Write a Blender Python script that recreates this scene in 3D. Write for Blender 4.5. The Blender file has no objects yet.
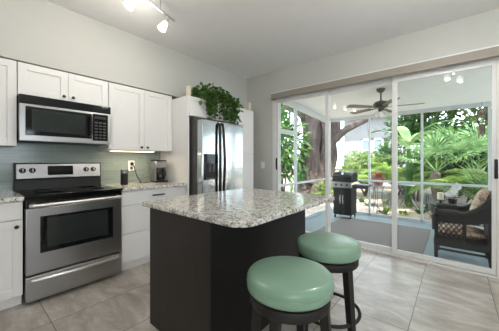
import bpy, math, random
from mathutils import Vector, Matrix
R = math.radians
SC = bpy.context.scene
COL = SC.collection

# ------------------------------------------------------------------ camera
cam = bpy.data.cameras.new('camera'); co = bpy.data.objects.new('camera', cam); COL.objects.link(co)
co.location = (0, 0, 1.207); co.rotation_euler = (R(90), 0, R(40))
cam.sensor_width = 36; cam.lens = 36 * 245 / 499.0
cam.shift_y = -5 / 499.0
cam.clip_start = 0.05
SC.camera = co

# ------------------------------------------------------------------ world, sun, lights, exposure
w = bpy.data.worlds.new('World'); SC.world = w; w.use_nodes = True
bg = w.node_tree.nodes['Background']
bg.inputs[0].default_value = (0.80, 0.90, 1.0, 1); bg.inputs[1].default_value = 7.5
def lamp(name, kind, loc, rot, energy, color=(1, 1, 1), **kw):
    l = bpy.data.lights.new(name, kind); l.energy = energy; l.color = color
    for k, v in kw.items(): setattr(l, k, v)
    o = bpy.data.objects.new(name, l); o.location = loc; o.rotation_euler = rot; COL.objects.link(o); return o
lamp('sun', 'SUN', (5, -5, 20), Vector((.42, -.30, .86)).to_track_quat('Z', 'Y').to_euler(), 15, (1.0, .95, .86), angle=R(1.0))
lamp('rear_fill_area', 'AREA', (3.0, -3.85, 1.6), (R(116), 0, R(12)), 118, (1, 1, 1), shape='RECTANGLE', size=2.2, size_y=1.6)  # added upward fill behind the camera; the rear wall has no window
lamp('room_fill_point', 'POINT', (2.0, -1.4, 2.2), (0, 0, 0), 40, (1, .985, .96), shadow_soft_size=.22)  # added fill light without a fixture, brightens the left cabinets
SC.view_settings.view_transform = 'Standard'
SC.view_settings.look = 'None'
SC.view_settings.exposure = 0.08
SC.view_settings.gamma = 1.0
SC.view_settings.use_curve_mapping = False
SC.cycles.max_bounces = 10; SC.cycles.transparent_max_bounces = 24
SC.cycles.diffuse_bounces = 6; SC.cycles.glossy_bounces = 5
SC.cycles.sample_clamp_indirect = 6

# ------------------------------------------------------------------ materials
def mat(name):
    m = bpy.data.materials.new(name); m.use_nodes = True
    return m, m.node_tree.nodes, m.node_tree.links, m.node_tree.nodes['Principled BSDF']
def c4(c): return (c[0], c[1], c[2], 1)
def simple(name, col, rough=.5, metal=0, var=.06, scale=8, bump=0, stretch=(1, 1, 1), spec=.5, coat=0):
    m, n, l, b = mat(name)
    tc = n.new('ShaderNodeTexCoord'); mp = n.new('ShaderNodeMapping'); mp.inputs['Scale'].default_value = stretch
    nz = n.new('ShaderNodeTexNoise'); nz.inputs['Scale'].default_value = scale; nz.inputs['Detail'].default_value = 4
    rp = n.new('ShaderNodeValToRGB')
    rp.color_ramp.elements[0].position = .3; rp.color_ramp.elements[1].position = .7
    rp.color_ramp.elements[0].color = c4([max(0, x * (1 - var)) for x in col])
    rp.color_ramp.elements[1].color = c4([min(1, x * (1 + var)) for x in col])
    l.new(tc.outputs['Object'], mp.inputs[0]); l.new(mp.outputs[0], nz.inputs['Vector'])
    l.new(nz.outputs['Fac'], rp.inputs[0]); l.new(rp.outputs[0], b.inputs['Base Color'])
    b.inputs['Roughness'].default_value = rough; b.inputs['Metallic'].default_value = metal
    b.inputs['Specular IOR Level'].default_value = spec
    b.inputs['Coat Weight'].default_value = coat
    if bump:
        bp = n.new('ShaderNodeBump'); bp.inputs['Strength'].default_value = bump; bp.inputs['Distance'].default_value = .01
        l.new(nz.outputs['Fac'], bp.inputs['Height']); l.new(bp.outputs[0], b.inputs['Normal'])
    return m
def emit(name, col, s):
    m, n, l, b = mat(name)
    b.inputs['Base Color'].default_value = c4(col); b.inputs['Emission Color'].default_value = c4(col); b.inputs['Emission Strength'].default_value = s
    return m
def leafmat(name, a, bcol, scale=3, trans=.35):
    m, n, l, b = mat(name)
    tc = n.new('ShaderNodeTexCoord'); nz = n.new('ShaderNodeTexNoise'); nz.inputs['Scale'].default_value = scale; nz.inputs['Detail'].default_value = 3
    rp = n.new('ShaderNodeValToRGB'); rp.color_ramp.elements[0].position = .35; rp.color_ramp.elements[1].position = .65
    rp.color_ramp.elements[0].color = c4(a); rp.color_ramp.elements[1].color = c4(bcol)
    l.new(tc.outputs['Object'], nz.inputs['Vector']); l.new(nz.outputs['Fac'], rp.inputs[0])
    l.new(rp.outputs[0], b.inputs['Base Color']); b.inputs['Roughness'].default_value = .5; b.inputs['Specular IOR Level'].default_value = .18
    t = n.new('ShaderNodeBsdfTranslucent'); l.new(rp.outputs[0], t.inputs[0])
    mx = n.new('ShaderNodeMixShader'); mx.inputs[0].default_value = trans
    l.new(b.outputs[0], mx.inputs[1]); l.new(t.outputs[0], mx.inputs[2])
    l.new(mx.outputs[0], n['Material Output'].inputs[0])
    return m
def glassmat(name, tint=(.96, .985, .98), refl=1.0):
    m, n, l, b = mat(name); n.remove(b)
    fr = n.new('ShaderNodeFresnel'); fr.inputs[0].default_value = 1.5
    mu = n.new('ShaderNodeMath'); mu.operation = 'MULTIPLY'; mu.inputs[1].default_value = refl; l.new(fr.outputs[0], mu.inputs[0])
    tr = n.new('ShaderNodeBsdfTransparent'); tr.inputs[0].default_value = c4(tint)
    gl = n.new('ShaderNodeBsdfGlossy'); gl.inputs['Roughness'].default_value = .02
    mx = n.new('ShaderNodeMixShader'); l.new(mu.outputs[0], mx.inputs[0]); l.new(tr.outputs[0], mx.inputs[1]); l.new(gl.outputs[0], mx.inputs[2])
    l.new(mx.outputs[0], n['Material Output'].inputs[0]); return m
def meshmat(name, col, cover):
    m, n, l, b = mat(name); n.remove(b)
    tr = n.new('ShaderNodeBsdfTransparent'); d = n.new('ShaderNodeBsdfDiffuse'); d.inputs[0].default_value = c4(col)
    mx = n.new('ShaderNodeMixShader'); mx.inputs[0].default_value = cover
    l.new(tr.outputs[0], mx.inputs[1]); l.new(d.outputs[0], mx.inputs[2]); l.new(mx.outputs[0], n['Material Output'].inputs[0]); return m

def floormat():
    m, n, l, b = mat('floor_tile')
    ge = n.new('ShaderNodeNewGeometry'); sp = n.new('ShaderNodeSeparateXYZ'); l.new(ge.outputs['Position'], sp.inputs[0])
    ax = n.new('ShaderNodeMath'); ax.inputs[1].default_value = 20 * .513 + .77; l.new(sp.outputs[0], ax.inputs[0])
    ay = n.new('ShaderNodeMath'); ay.inputs[1].default_value = 20 * 1.6 - .45; l.new(sp.outputs[1], ay.inputs[0])
    cb = n.new('ShaderNodeCombineXYZ'); l.new(ay.outputs[0], cb.inputs[0]); l.new(ax.outputs[0], cb.inputs[1])
    br = n.new('ShaderNodeTexBrick'); br.offset = 0; br.inputs['Scale'].default_value = 1
    br.inputs['Brick Width'].default_value = 1.6; br.inputs['Row Height'].default_value = .513
    br.inputs['Mortar Size'].default_value = .0035; br.inputs['Mortar Smooth'].default_value = .2; br.inputs['Bias'].default_value = 0
    br.inputs['Color1'].default_value = (0, 0, 0, 1); br.inputs['Color2'].default_value = (1, 1, 1, 1); br.inputs['Mortar'].default_value = (.5, .5, .5, 1)
    l.new(cb.outputs[0], br.inputs['Vector'])
    # streaks along x, shifted for each tile
    off = n.new('ShaderNodeVectorMath'); off.operation = 'SCALE'; off.inputs['Scale'].default_value = 7.0; l.new(br.outputs['Color'], off.inputs[0])
    ad = n.new('ShaderNodeVectorMath'); ad.operation = 'ADD'; l.new(ge.outputs['Position'], ad.inputs[0]); l.new(off.outputs[0], ad.inputs[1])
    mp = n.new('ShaderNodeMapping'); mp.inputs['Scale'].default_value = (1.5, 3.6, 1); mp.inputs['Rotation'].default_value = (0, 0, R(8)); l.new(ad.outputs[0], mp.inputs[0])
    n1 = n.new('ShaderNodeTexNoise'); n1.inputs['Scale'].default_value = 1.6; n1.inputs['Detail'].default_value = 8; n1.inputs['Roughness'].default_value = .72; n1.inputs['Distortion'].default_value = .5
    l.new(mp.outputs[0], n1.inputs['Vector'])
    rp = n.new('ShaderNodeValToRGB'); e = rp.color_ramp.elements
    e[0].position = .30; e[0].color = (.27, .228, .192, 1); e[1].position = .70; e[1].color = (.66, .63, .595, 1)
    k = e.new(.5); k.color = (.43, .39, .35, 1)
    l.new(n1.outputs['Fac'], rp.inputs[0])
    mx = n.new('ShaderNodeMix'); mx.data_type = 'RGBA'; l.new(br.outputs['Fac'], mx.inputs[0]); l.new(rp.outputs[0], mx.inputs[6]); mx.inputs[7].default_value = (.15, .14, .13, 1)
    l.new(mx.outputs[2], b.inputs['Base Color'])
    b.inputs['Roughness'].default_value = .33; b.inputs['Specular IOR Level'].default_value = .5
    return m
def granitemat():
    m, n, l, b = mat('granite')
    tc = n.new('ShaderNodeTexCoord')
    def nz(s, d=5, rough=.6, dist=0):
        x = n.new('ShaderNodeTexNoise'); x.inputs['Scale'].default_value = s; x.inputs['Detail'].default_value = d; x.inputs['Roughness'].default_value = rough; x.inputs['Distortion'].default_value = dist
        l.new(tc.outputs['Object'], x.inputs['Vector']); return x
    def ramp(src, pts):
        r = n.new('ShaderNodeValToRGB'); e = r.color_ramp.elements
        e[0].position, e[0].color = pts[0][0], c4(pts[0][1]); e[1].position, e[1].color = pts[-1][0], c4(pts[-1][1])
        for p, c in pts[1:-1]: q = e.new(p); q.color = c4(c)
        l.new(src, r.inputs[0]); return r
    base = ramp(nz(26, 6, .75, .5).outputs['Fac'], [(.36, (.20, .20, .19)), (.45, (.45, .445, .42)), (.53, (.80, .79, .75)), (.66, (.36, .35, .33))])
    dark = ramp(nz(62, 3, .6).outputs['Fac'], [(.545, (0, 0, 0)), (.60, (.85, .85, .85))])
    brown = ramp(nz(19, 4, .6, .4).outputs['Fac'], [(.60, (0, 0, 0)), (.70, (1, 1, 1))])
    def mix(f, a, col):
        x = n.new('ShaderNodeMix'); x.data_type = 'RGBA'; l.new(f, x.inputs[0]); l.new(a, x.inputs[6]); x.inputs[7].default_value = c4(col); return x.outputs[2]
    o = mix(brown.outputs[0], base.outputs[0], (.34, .28, .21)); o = mix(dark.outputs[0], o, (.07, .068, .065))
    l.new(o, b.inputs['Base Color']); b.inputs['Roughness'].default_value = .12
    return m
def splashmat():
    m, n, l, b = mat('glass_strip_tile')
    ge = n.new('ShaderNodeNewGeometry'); sp = n.new('ShaderNodeSeparateXYZ'); l.new(ge.outputs['Position'], sp.inputs[0])
    ay = n.new('ShaderNodeMath'); ay.inputs[1].default_value = 10.0; l.new(sp.outputs[1], ay.inputs[0])
    cb = n.new('ShaderNodeCombineXYZ'); l.new(ay.outputs[0], cb.inputs[0]); l.new(sp.outputs[2], cb.inputs[1])
    br = n.new('ShaderNodeTexBrick'); br.offset = .37; br.inputs['Scale'].default_value = 1
    br.inputs['Brick Width'].default_value = .30; br.inputs['Row Height'].default_value = .034; br.inputs['Mortar Size'].default_value = .0016
    br.inputs['Color1'].default_value = (.185, .235, .222, 1); br.inputs['Color2'].default_value = (.225, .275, .258, 1); br.inputs['Mortar'].default_value = (.27, .31, .29, 1)
    l.new(cb.outputs[0], br.inputs['Vector']); l.new(br.outputs['Color'], b.inputs['Base Color'])
    b.inputs['Roughness'].default_value = .16
    return m
def steelmat(name, base=.58, rough=.28, vertical=True, wave=False):
    m, n, l, b = mat(name)
    tc = n.new('ShaderNodeTexCoord'); mp = n.new('ShaderNodeMapping'); mp.inputs['Scale'].default_value = (1, 1, 160) if not vertical else (90, 90, 1)
    nz = n.new('ShaderNodeTexNoise'); nz.inputs['Scale'].default_value = 3; l.new(tc.outputs['Object'], mp.inputs[0]); l.new(mp.outputs[0], nz.inputs['Vector'])
    mr = n.new('ShaderNodeMapRange'); mr.inputs[3].default_value = rough - .05; mr.inputs[4].default_value = rough + .06
    l.new(nz.outputs['Fac'], mr.inputs[0]); l.new(mr.outputs[0], b.inputs['Roughness'])
    if wave:
        m2 = n.new('ShaderNodeMapping'); m2.inputs['Scale'].default_value = (.6, 1.2, 5); l.new(tc.outputs['Object'], m2.inputs[0])
        n2 = n.new('ShaderNodeTexNoise'); n2.inputs['Scale'].default_value = 1.6; n2.inputs['Detail'].default_value = 1; l.new(m2.outputs[0], n2.inputs['Vector'])
        bp = n.new('ShaderNodeBump'); bp.inputs['Strength'].default_value = .10; bp.inputs['Distance'].default_value = .02; l.new(n2.outputs['Fac'], bp.inputs['Height']); l.new(bp.outputs[0], b.inputs['Normal'])
        mr.inputs[3].default_value = rough; mr.inputs[4].default_value = rough + .02
        b.inputs['Base Color'].default_value = (base * .90, base * .98, base * 1.02, 1); b.inputs['Metallic'].default_value = 1
        return m
    b.inputs['Base Color'].default_value = (base, base * .985, base * .96, 1); b.inputs['Metallic'].default_value = 1
    return m
def palegroundmat():
    m, n, l, b = mat('leaf_litter_ground')
    tc = n.new('ShaderNodeTexCoord')
    a = n.new('ShaderNodeTexNoise'); a.inputs['Scale'].default_value = 9; a.inputs['Detail'].default_value = 8; a.inputs['Roughness'].default_value = .75
    l.new(tc.outputs['Object'], a.inputs['Vector'])
    r = n.new('ShaderNodeValToRGB'); e = r.color_ramp.elements
    e[0].position = .32; e[0].color = (.13, .085, .06, 1); e[1].position = .66; e[1].color = (.62, .52, .44, 1); k = e.new(.48); k.color = (.40, .31, .25, 1)
    l.new(a.outputs['Fac'], r.inputs[0]); l.new(r.outputs[0], b.inputs['Base Color']); b.inputs['Roughness'].default_value = .9
    return m

M = dict(
    wall=simple('wall_paint', (.50, .508, .48), .7, var=.01), ceil=simple('ceiling_paint', (.87, .868, .865), .8, var=.01),
    cab=simple('white_cabinet_paint', (.73, .73, .72), .42, var=.01), floor=floormat(), granite=granitemat(), splash=splashmat(),
    steel=steelmat('brushed_steel', .40, .3), dsteel=steelmat('brushed_steel_fridge', .55, .13, True, True), chrome=simple('bright_metal', (.70, .69, .67), .3, 1, .02),
    blk=simple('black_plastic', (.010, .010, .0105), .38, var=.1, spec=.3), bglass=simple('black_glass', (.005, .006, .0065), .06, var=.1, spec=.35),
    dgrey=simple('dark_grey_plastic', (.06, .06, .06), .45, var=.1), oven=simple('oven_window_glass', (.022, .027, .026), .05, var=.15, scale=3),
    esp=simple('espresso_wood', (.020, .0155, .013), .38, var=.18, scale=5, stretch=(8, 8, .8), spec=.35), bronze=simple('dark_bronze', (.05, .042, .035), .35, .8),
    mint=simple('mint_leather', (.215, .355, .262), .28, var=.06, scale=6, bump=.02), stool=simple('dark_stained_wood', (.022, .020, .0185), .5, var=.2, spec=.25, scale=6, stretch=(5, 5, 1)),
    alu=simple('grey_white_aluminium', (.56, .575, .575), .45, var=.02), near_black=simple('near_black_face', (.006, .006, .0062), .35, var=.2, spec=.3),
    white=simple('white_aluminium', (.68, .685, .68), .4, var=.015), taupe=simple('taupe_fabric', (.27, .245, .205), .6, var=.04, scale=30, stretch=(1, 1, 6)),
    cream=simple('cream_wax', (.70, .65, .50), .6, var=.05), plastic=simple('white_plastic', (.82, .82, .80), .35, var=.01),
    ivy=leafmat('ivy_leaf', (.028, .075, .02), (.13, .26, .065), 16, .2), vine=simple('vine_stem', (.07, .06, .02), .7, var=.2),
    shade=emit('lit_white_glass', (1, .98, .94), 7), ucl=emit('warm_strip_light', (1, .86, .62), 4),
    glass=glassmat('window_glass', (.965, .985, .98), .45), screen=meshmat('screen_mesh', (.10, .105, .105), .05),
    patio=simple('patio_tile', (.22, .265, .285), .35, var=.12, scale=2.2), rug=simple('outdoor_rug_weave', (.165, .143, .135), .9, var=.16, scale=40, stretch=(1, 5, 1)),
    roof=simple('lanai_roof_white', (.82, .82, .81), .5, var=.02), fan=simple('fan_grey_metal', (.10, .09, .085), .4, .4), blade=simple('fan_blade_wood', (.21, .165, .14), .5, var=.15),
    wicker=None, beige=None, ground=palegroundmat(), bark=simple('banyan_bark', (.075, .052, .046), .9, var=.55, scale=5, bump=.6, stretch=(3, 3, .5)),
    ptrunk=simple('palm_trunk', (.09, .07, .05), .9, var=.35, scale=12, bump=.4), house=simple('grey_siding', (.28, .28, .295), .7, var=.03),
    hroof=simple('house_roof', (.35, .34, .34), .8, var=.1), pane=simple('house_window_pane', (.17, .23, .29), .15, var=.1), shut=simple('dark_shutter', (.05, .06, .07), .6),
    fpalm=leafmat('fan_palm_leaf', (.05, .12, .04), (.28, .42, .18), 5, .3), apalm=leafmat('areca_leaf', (.085, .16, .025), (.26, .36, .07), 1.5, .4),
    ban=leafmat('banana_leaf', (.06, .14, .04), (.24, .34, .13), 1.2, .2), gA=leafmat('light_foliage', (.07, .135, .025), (.27, .36, .10), 1.6, .4),
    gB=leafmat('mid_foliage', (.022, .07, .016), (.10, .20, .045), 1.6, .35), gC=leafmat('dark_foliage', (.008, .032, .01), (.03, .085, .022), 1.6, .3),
    red=leafmat('red_bromeliad_leaf', (.16, .05, .03), (.26, .11, .06), 4, .3), terra=simple('terracotta', (.13, .04, .03), .7, var=.1),
    petal=simple('white_petal', (.85, .85, .84), .6, var=.02), driftwood=simple('weathered_wood', (.21, .15, .115), .8, var=.3, scale=10), gmetal=simple('garden_metal', (.10, .12, .13), .5, .3))
def wickermat():
    m, n, l, b = mat('black_wicker')
    tc = n.new('ShaderNodeTexCoord'); wv = n.new('ShaderNodeTexWave'); wv.inputs['Scale'].default_value = 28; wv.inputs['Distortion'].default_value = 1.5
    wv.bands_direction = 'Z'
    l.new(tc.outputs['Object'], wv.inputs['Vector'])
    r = n.new('ShaderNodeValToRGB'); r.color_ramp.elements[0].color = (.004, .0037, .0035, 1); r.color_ramp.elements[1].color = (.016, .014, .0125, 1)
    l.new(wv.outputs['Fac'], r.inputs[0]); l.new(r.outputs[0], b.inputs['Base Color']); b.inputs['Roughness'].default_value = .42
    bp = n.new('ShaderNodeBump'); bp.inputs['Strength'].default_value = .6; bp.inputs['Distance'].default_value = .01; l.new(wv.outputs['Fac'], bp.inputs['Height']); l.new(bp.outputs[0], b.inputs['Normal'])
    return m
def printmat():
    m, n, l, b = mat('beige_print_fabric')
    tc = n.new('ShaderNodeTexCoord'); v = n.new('ShaderNodeTexNoise'); v.inputs['Scale'].default_value = 16; v.inputs['Detail'].default_value = 2; v.inputs['Distortion'].default_value = 1.6
    l.new(tc.outputs['Object'], v.inputs['Vector'])
    r = n.new('ShaderNodeValToRGB'); e = r.color_ramp.elements; e[0].position = .38; e[0].color = (.20, .13, .085, 1); e[1].position = .62; e[1].color = (.55, .42, .32, 1)
    l.new(v.outputs['Fac'], r.inputs[0]); l.new(r.outputs[0], b.inputs['Base Color']); b.inputs['Roughness'].default_value = .9
    return m
M['wicker'] = wickermat(); M['beige'] = printmat()

# ------------------------------------------------------------------ builders
WL = {}
def tag(o, label=None, cat=None, group=None, kind=None):
    for k, v in (('label', label), ('category', cat), ('group', group), ('kind', kind)):
        if v: o[k] = v
    return o
def empty(name, loc=(0, 0, 0), label=None, cat=None, group=None, kind=None):
    o = bpy.data.objects.new(name, None); COL.objects.link(o); o.location = loc; o.empty_display_size = .1
    WL[o.name] = Vector(loc); return tag(o, label, cat, group, kind)
class MB:
    def __init__(s): s.v = []; s.f = []
    def add(s, vs, fs):
        k = len(s.v); s.v += [Vector(p) for p in vs]; s.f += [tuple(i + k for i in f) for f in fs]; return s
    def box(s, x0, x1, y0, y1, z0, z1, mtx=None):
        vs = [Vector((x, y, z)) for x in (x0, x1) for y in (y0, y1) for z in (z0, z1)]
        if mtx: vs = [mtx @ p for p in vs]
        return s.add(vs, [(0, 1, 3, 2), (4, 6, 7, 5), (0, 4, 5, 1), (2, 3, 7, 6), (0, 2, 6, 4), (1, 5, 7, 3)])
    def ring(s, c, t, r, n, up=None, r2=None):
        t = Vector(t).normalized(); u = Vector(up) if up else (Vector((0, 0, 1)) if abs(t.z) < .9 else Vector((1, 0, 0)))
        a = t.cross(u).normalized(); b = a.cross(t).normalized(); r2 = r if r2 is None else r2
        return [Vector(c) + a * (r * math.cos(2 * math.pi * i / n)) + b * (r2 * math.sin(2 * math.pi * i / n)) for i in range(n)]
    def tube(s, pts, r, n=8, caps=True, closed=False):
        pts = [Vector(p) for p in pts]; N = len(pts); rr = r if isinstance(r, (list, tuple)) else [r] * N
        k = len(s.v)
        for i, p in enumerate(pts):
            if closed: t = pts[(i + 1) % N] - pts[i - 1]
            else: t = pts[min(i + 1, N - 1)] - pts[max(i - 1, 0)]
            s.v += s.ring(p, t, rr[i], n)
        for i in range(N if closed else N - 1):
            j = (i + 1) % N
            for q in range(n):
                s.f.append((k + i * n + q, k + i * n + (q + 1) % n, k + j * n + (q + 1) % n, k + j * n + q))
        if caps and not closed:
            s.f.append(tuple(k + q for q in range(n))[::-1]); s.f.append(tuple(k + (N - 1) * n + q for q in range(n)))
        return s
    def cyl(s, a, b, r0, r1=None, n=16): return s.tube([a, b], [r0, r0 if r1 is None else r1], n)
    def lathe(s, c, prof, n=24, ax=(0, 0, 1)):
        c = Vector(c); q = Vector((0, 0, 1)).rotation_difference(Vector(ax).normalized())
        k = len(s.v); m = len(prof)
        for r, z in prof:
            for i in range(n):
                a = 2 * math.pi * i / n; s.v.append(c + q @ Vector((r * math.cos(a), r * math.sin(a), z)))
        for j in range(m - 1):
            for i in range(n):
                s.f.append((k + j * n + i, k + j * n + (i + 1) % n, k + (j + 1) * n + (i + 1) % n, k + (j + 1) * n + i))
        if prof[0][0] > 1e-5: s.f.append(tuple(k + i for i in range(n))[::-1])
        if prof[-1][0] > 1e-5: s.f.append(tuple(k + (m - 1) * n + i for i in range(n)))
        return s
    def prism(s, poly, z0, z1, f=lambda x, y, z: (x, y, z)):
        n = len(poly)
        vs = [f(x, y, z0) for x, y in poly] + [f(x, y, z1) for x, y in poly]
        return s.add(vs, [tuple(range(n))[::-1], tuple(range(n, 2 * n))] + [(i, (i + 1) % n, n + (i + 1) % n, n + i) for i in range(n)])
    def leaf(s, b, d, up, L, W, droop=0, fold=.15, mid=.45):
        b = Vector(b); d = Vector(d).normalized(); up = Vector(up)
        sd = d.cross(up)
        sd = sd.normalized() if sd.length > 1e-4 else Vector((1, 0, 0))
        nn = sd.cross(d)
        m = b + d * (L * mid) - nn * (fold * W); tip = b + d * L + Vector((0, 0, -droop * L))
        k = len(s.v); s.v += [b, b + d * (L * mid) - sd * (W / 2), b + d * (L * mid) + sd * (W / 2), m, tip]
        s.f += [(k, k + 1, k + 3), (k, k + 3, k + 2), (k + 1, k + 4, k + 3), (k + 3, k + 4, k + 2)]
        return s
    def build(s, name, m, parent=None, bevel=0, smooth=True, seg=2, ang=35):
        if parent is not None: off = WL[parent.name]
        else:
            xs = [p.x for p in s.v]; ys = [p.y for p in s.v]; off = Vector(((min(xs) + max(xs)) / 2, (min(ys) + max(ys)) / 2, min(p.z for p in s.v)))
        me = bpy.data.meshes.new(name); me.from_pydata([p - off for p in s.v], [], s.f); me.update()
        import bmesh
        bm = bmesh.new(); bm.from_mesh(me); bmesh.ops.recalc_face_normals(bm, faces=bm.faces); bm.to_mesh(me); bm.free()
        if smooth: me.shade_smooth(); me.set_sharp_from_angle(angle=R(ang))
        me.materials.append(M[m] if isinstance(m, str) else m)
        o = bpy.data.objects.new(name, me); COL.objects.link(o)
        if parent is not None: o.parent = parent; WL[o.name] = off
        else: o.location = off; WL[o.name] = off
        if bevel:
            b = o.modifiers.new('bevel', 'BEVEL'); b.width = bevel; b.segments = seg; b.limit_method = 'ANGLE'; b.angle_limit = R(40)
        return o
def box(name, m, parent, x0, x1, y0, y1, z0, z1, bevel=0): return MB().box(x0, x1, y0, y1, z0, z1).build(name, m, parent, bevel)
def copy_tree(o, parent=None):
    c = o.copy(); COL.objects.link(c)
    if parent is not None: c.parent = parent
    for ch in list(o.children): copy_tree(ch, c)
    return c
def struct(name, mb, m, **k): return tag(mb.build(name, m, None, **k), kind='structure')

# ================================================================== SETTING
struct('floor', MB().box(-3.5, 4.3, -4.1, 3.62, -.08, 0), 'floor')
struct('ceiling', MB().box(-3.5, 4.3, -4.1, 3.66, 2.76, 2.96), 'ceil')
wl = MB().box(-3.5, -3.36, -4, 3.54, 0, 2.76).box(-3.36, -3.034, -4, 3.54, 2.118, 2.76)
struct('wall_left', wl, 'wall')
DX0, DX1, DZ = -2.44, .36, 2.30
struct('wall_back', MB().box(-3.5, DX0, 3.54, 3.66, 0, 2.76).box(DX0, DX1, 3.54, 3.66, DZ, 2.76).box(DX1, 4.3, 3.54, 3.66, 0, 2.76), 'wall')
struct('wall_right', MB().box(4.2, 4.3, -4, 3.54, 0, .9).box(4.2, 4.3, -4, 3.54, 2.2, 2.76).box(4.2, 4.3, -4, .2, .9, 2.2).box(4.2, 4.3, 1.6, 3.54, .9, 2.2), 'wall')
struct('wall_rear', MB().box(-3.36, 4.2, -4.1, -4, 0, 2.76), 'wall')
wf = empty('window_1', (4.2, .9, .9), kind='structure')
MB().box(4.2, 4.26, .2, .26, .9, 2.2).box(4.2, 4.26, 1.54, 1.6, .9, 2.2).box(4.2, 4.26, .87, .93, .9, 2.2).box(4.2, 4.26, .2, 1.6, .9, .96).box(4.2, 4.26, .2, 1.6, 2.14, 2.2).build('window_frame', 'white', wf)
struct('backsplash', MB().box(-3.36, -3.35, -.6, 1.933, .905, 1.42), 'splash')

# sliding glass door
d = empty('door_1', (-1.04, 3.58, 0), kind='structure')
fr = MB().box(DX0, -2.385, 3.53, 3.66, 0, DZ).box(.325, DX1, 3.53, 3.66, 0, DZ).box(DX0, DX1, 3.53, 3.66, DZ - .05, DZ).box(DX0, DX1, 3.535, 3.66, 0, .022)
fr.box(DX0, DX1, 3.565, 3.573, .022, .035).box(DX0, DX1, 3.605, 3.613, .022, .035)
fr.build('door_frame', 'white', d, .003)
def panel(x0, x1, y, lw, rw):
    p = MB().box(x0, x0 + lw, y - .018, y + .018, .03, DZ - .04).box(x1 - rw, x1, y - .018, y + .018, .03, DZ - .04).box(x0, x1, y - .016, y + .016, .03, .085).box(x0, x1, y - .016, y + .016, DZ - .11, DZ - .04).build('door_panel', 'white', d, .003)
    box('glass_pane', 'glass', p, x0 + lw - .005, x1 - rw + .005, y - .003, y + .003, .08, DZ - .1)
    return p
p1 = panel(-2.385, -1.44, 3.56, .055, .052)
p2 = panel(-1.485, -.575, 3.60, .05, .048)
p3 = panel(-.612, .345, 3.56, .054, .054)
def pull(p, x, z):
    MB().box(x - .014, x + .014, 3.528, 3.543, z - .10, z + .10).box(x - .010, x + .010, 3.515, 3.53, z - .06, z + .06).build('door_handle', 'blk', p, .004)
pull(p1, -2.357, 1.15); pull(p3, .322, 1.12)
v = empty('window_valance', (-1.03, 3.47, 2.25), 'long taupe fabric valance across the top of the sliding glass door', 'valance')
box('fascia', 'taupe', v, -2.40, .62, 3.43, 3.445, 2.243, 2.338, .003)
box('end_cap', 'taupe', v, -2.40, -2.385, 3.445, 3.54, 2.243, 2.338); box('end_cap', 'taupe', v, .605, .62, 3.445, 3.54, 2.243, 2.338)
tag(box('headrail', 'white', v, -2.40, .62, 3.436, 3.54, 2.338, 2.354, .003), 'pale headrail')

# ================================================================== CABINETS
def shaker(name, parent, y0, y1, z0, z1, xf, st=.062, m='cab'):
    b = MB().box(xf - .02, xf, y0, y0 + st, z0, z1).box(xf - .02, xf, y1 - st, y1, z0, z1)
    b.box(xf - .02, xf, y0 + st, y1 - st, z0, z0 + st).box(xf - .02, xf, y0 + st, y1 - st, z1 - st, z1).box(xf - .02, xf - .009, y0 + st, y1 - st, z0 + st, z1 - st)
    return b.build(name, m, parent, .0012, seg=1)
def knob(parent, x, y, z):
    MB().lathe((x, y, z), [(.010, 0), (.006, .004), (.006, .014), (.014, .018), (.015, .024), (.010, .029), (0, .030)], 14, (1, 0, 0)).build('knob', 'bronze', parent)
def uppers(label, y0, y1, z0, z1, doors, knobs):
    r = empty('upper_cabinet', (-3.2, (y0 + y1) / 2, z0), label, 'cabinet')
    box('body', 'cab', r, -3.358, -3.056, y0, y1, z0, z1)
    for (a, b), kn in zip(doors, knobs):
        dr = shaker('door', r, a, b, z0 + .002, z1 - .002, -3.034)
        if kn: knob(dr, -3.034, *kn)
    return r
uppers('white shaker wall cabinet left of the microwave at the photo edge', -.5, .347, 1.338, 2.106, [(-.498, -.08), (-.077, .343)], [None, None])
uppers('short white two-door wall cabinet directly above the microwave', .349, 1.108, 1.805, 2.106, [(.351, .727), (.730, 1.105)], [(.690, 1.853), (.768, 1.853)])
ru = uppers('tall white two-door wall cabinet over the coffee maker', 1.110, 1.931, 1.333, 2.106, [(1.113, 1.527), (1.530, 1.928)], [(1.490, 1.372), (1.567, 1.372)])
us = empty('under_cabinet_light', (-3.12, 1.43, 1.32), 'glowing warm strip light under the tall wall cabinet', 'light')
box('housing', 'plastic', us, -3.17, -3.08, 1.16, 1.70, 1.321, 1.333)
box('diffuser', 'ucl', us, -3.16, -3.09, 1.17, 1.69, 1.316, 1.321)
lamp('under_cabinet_lamp', 'AREA', (-3.125, 1.43, 1.312), (0, 0, 0), 2.6, (1, .80, .55), shape='RECTANGLE', size=.06, size_y=.5)

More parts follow.
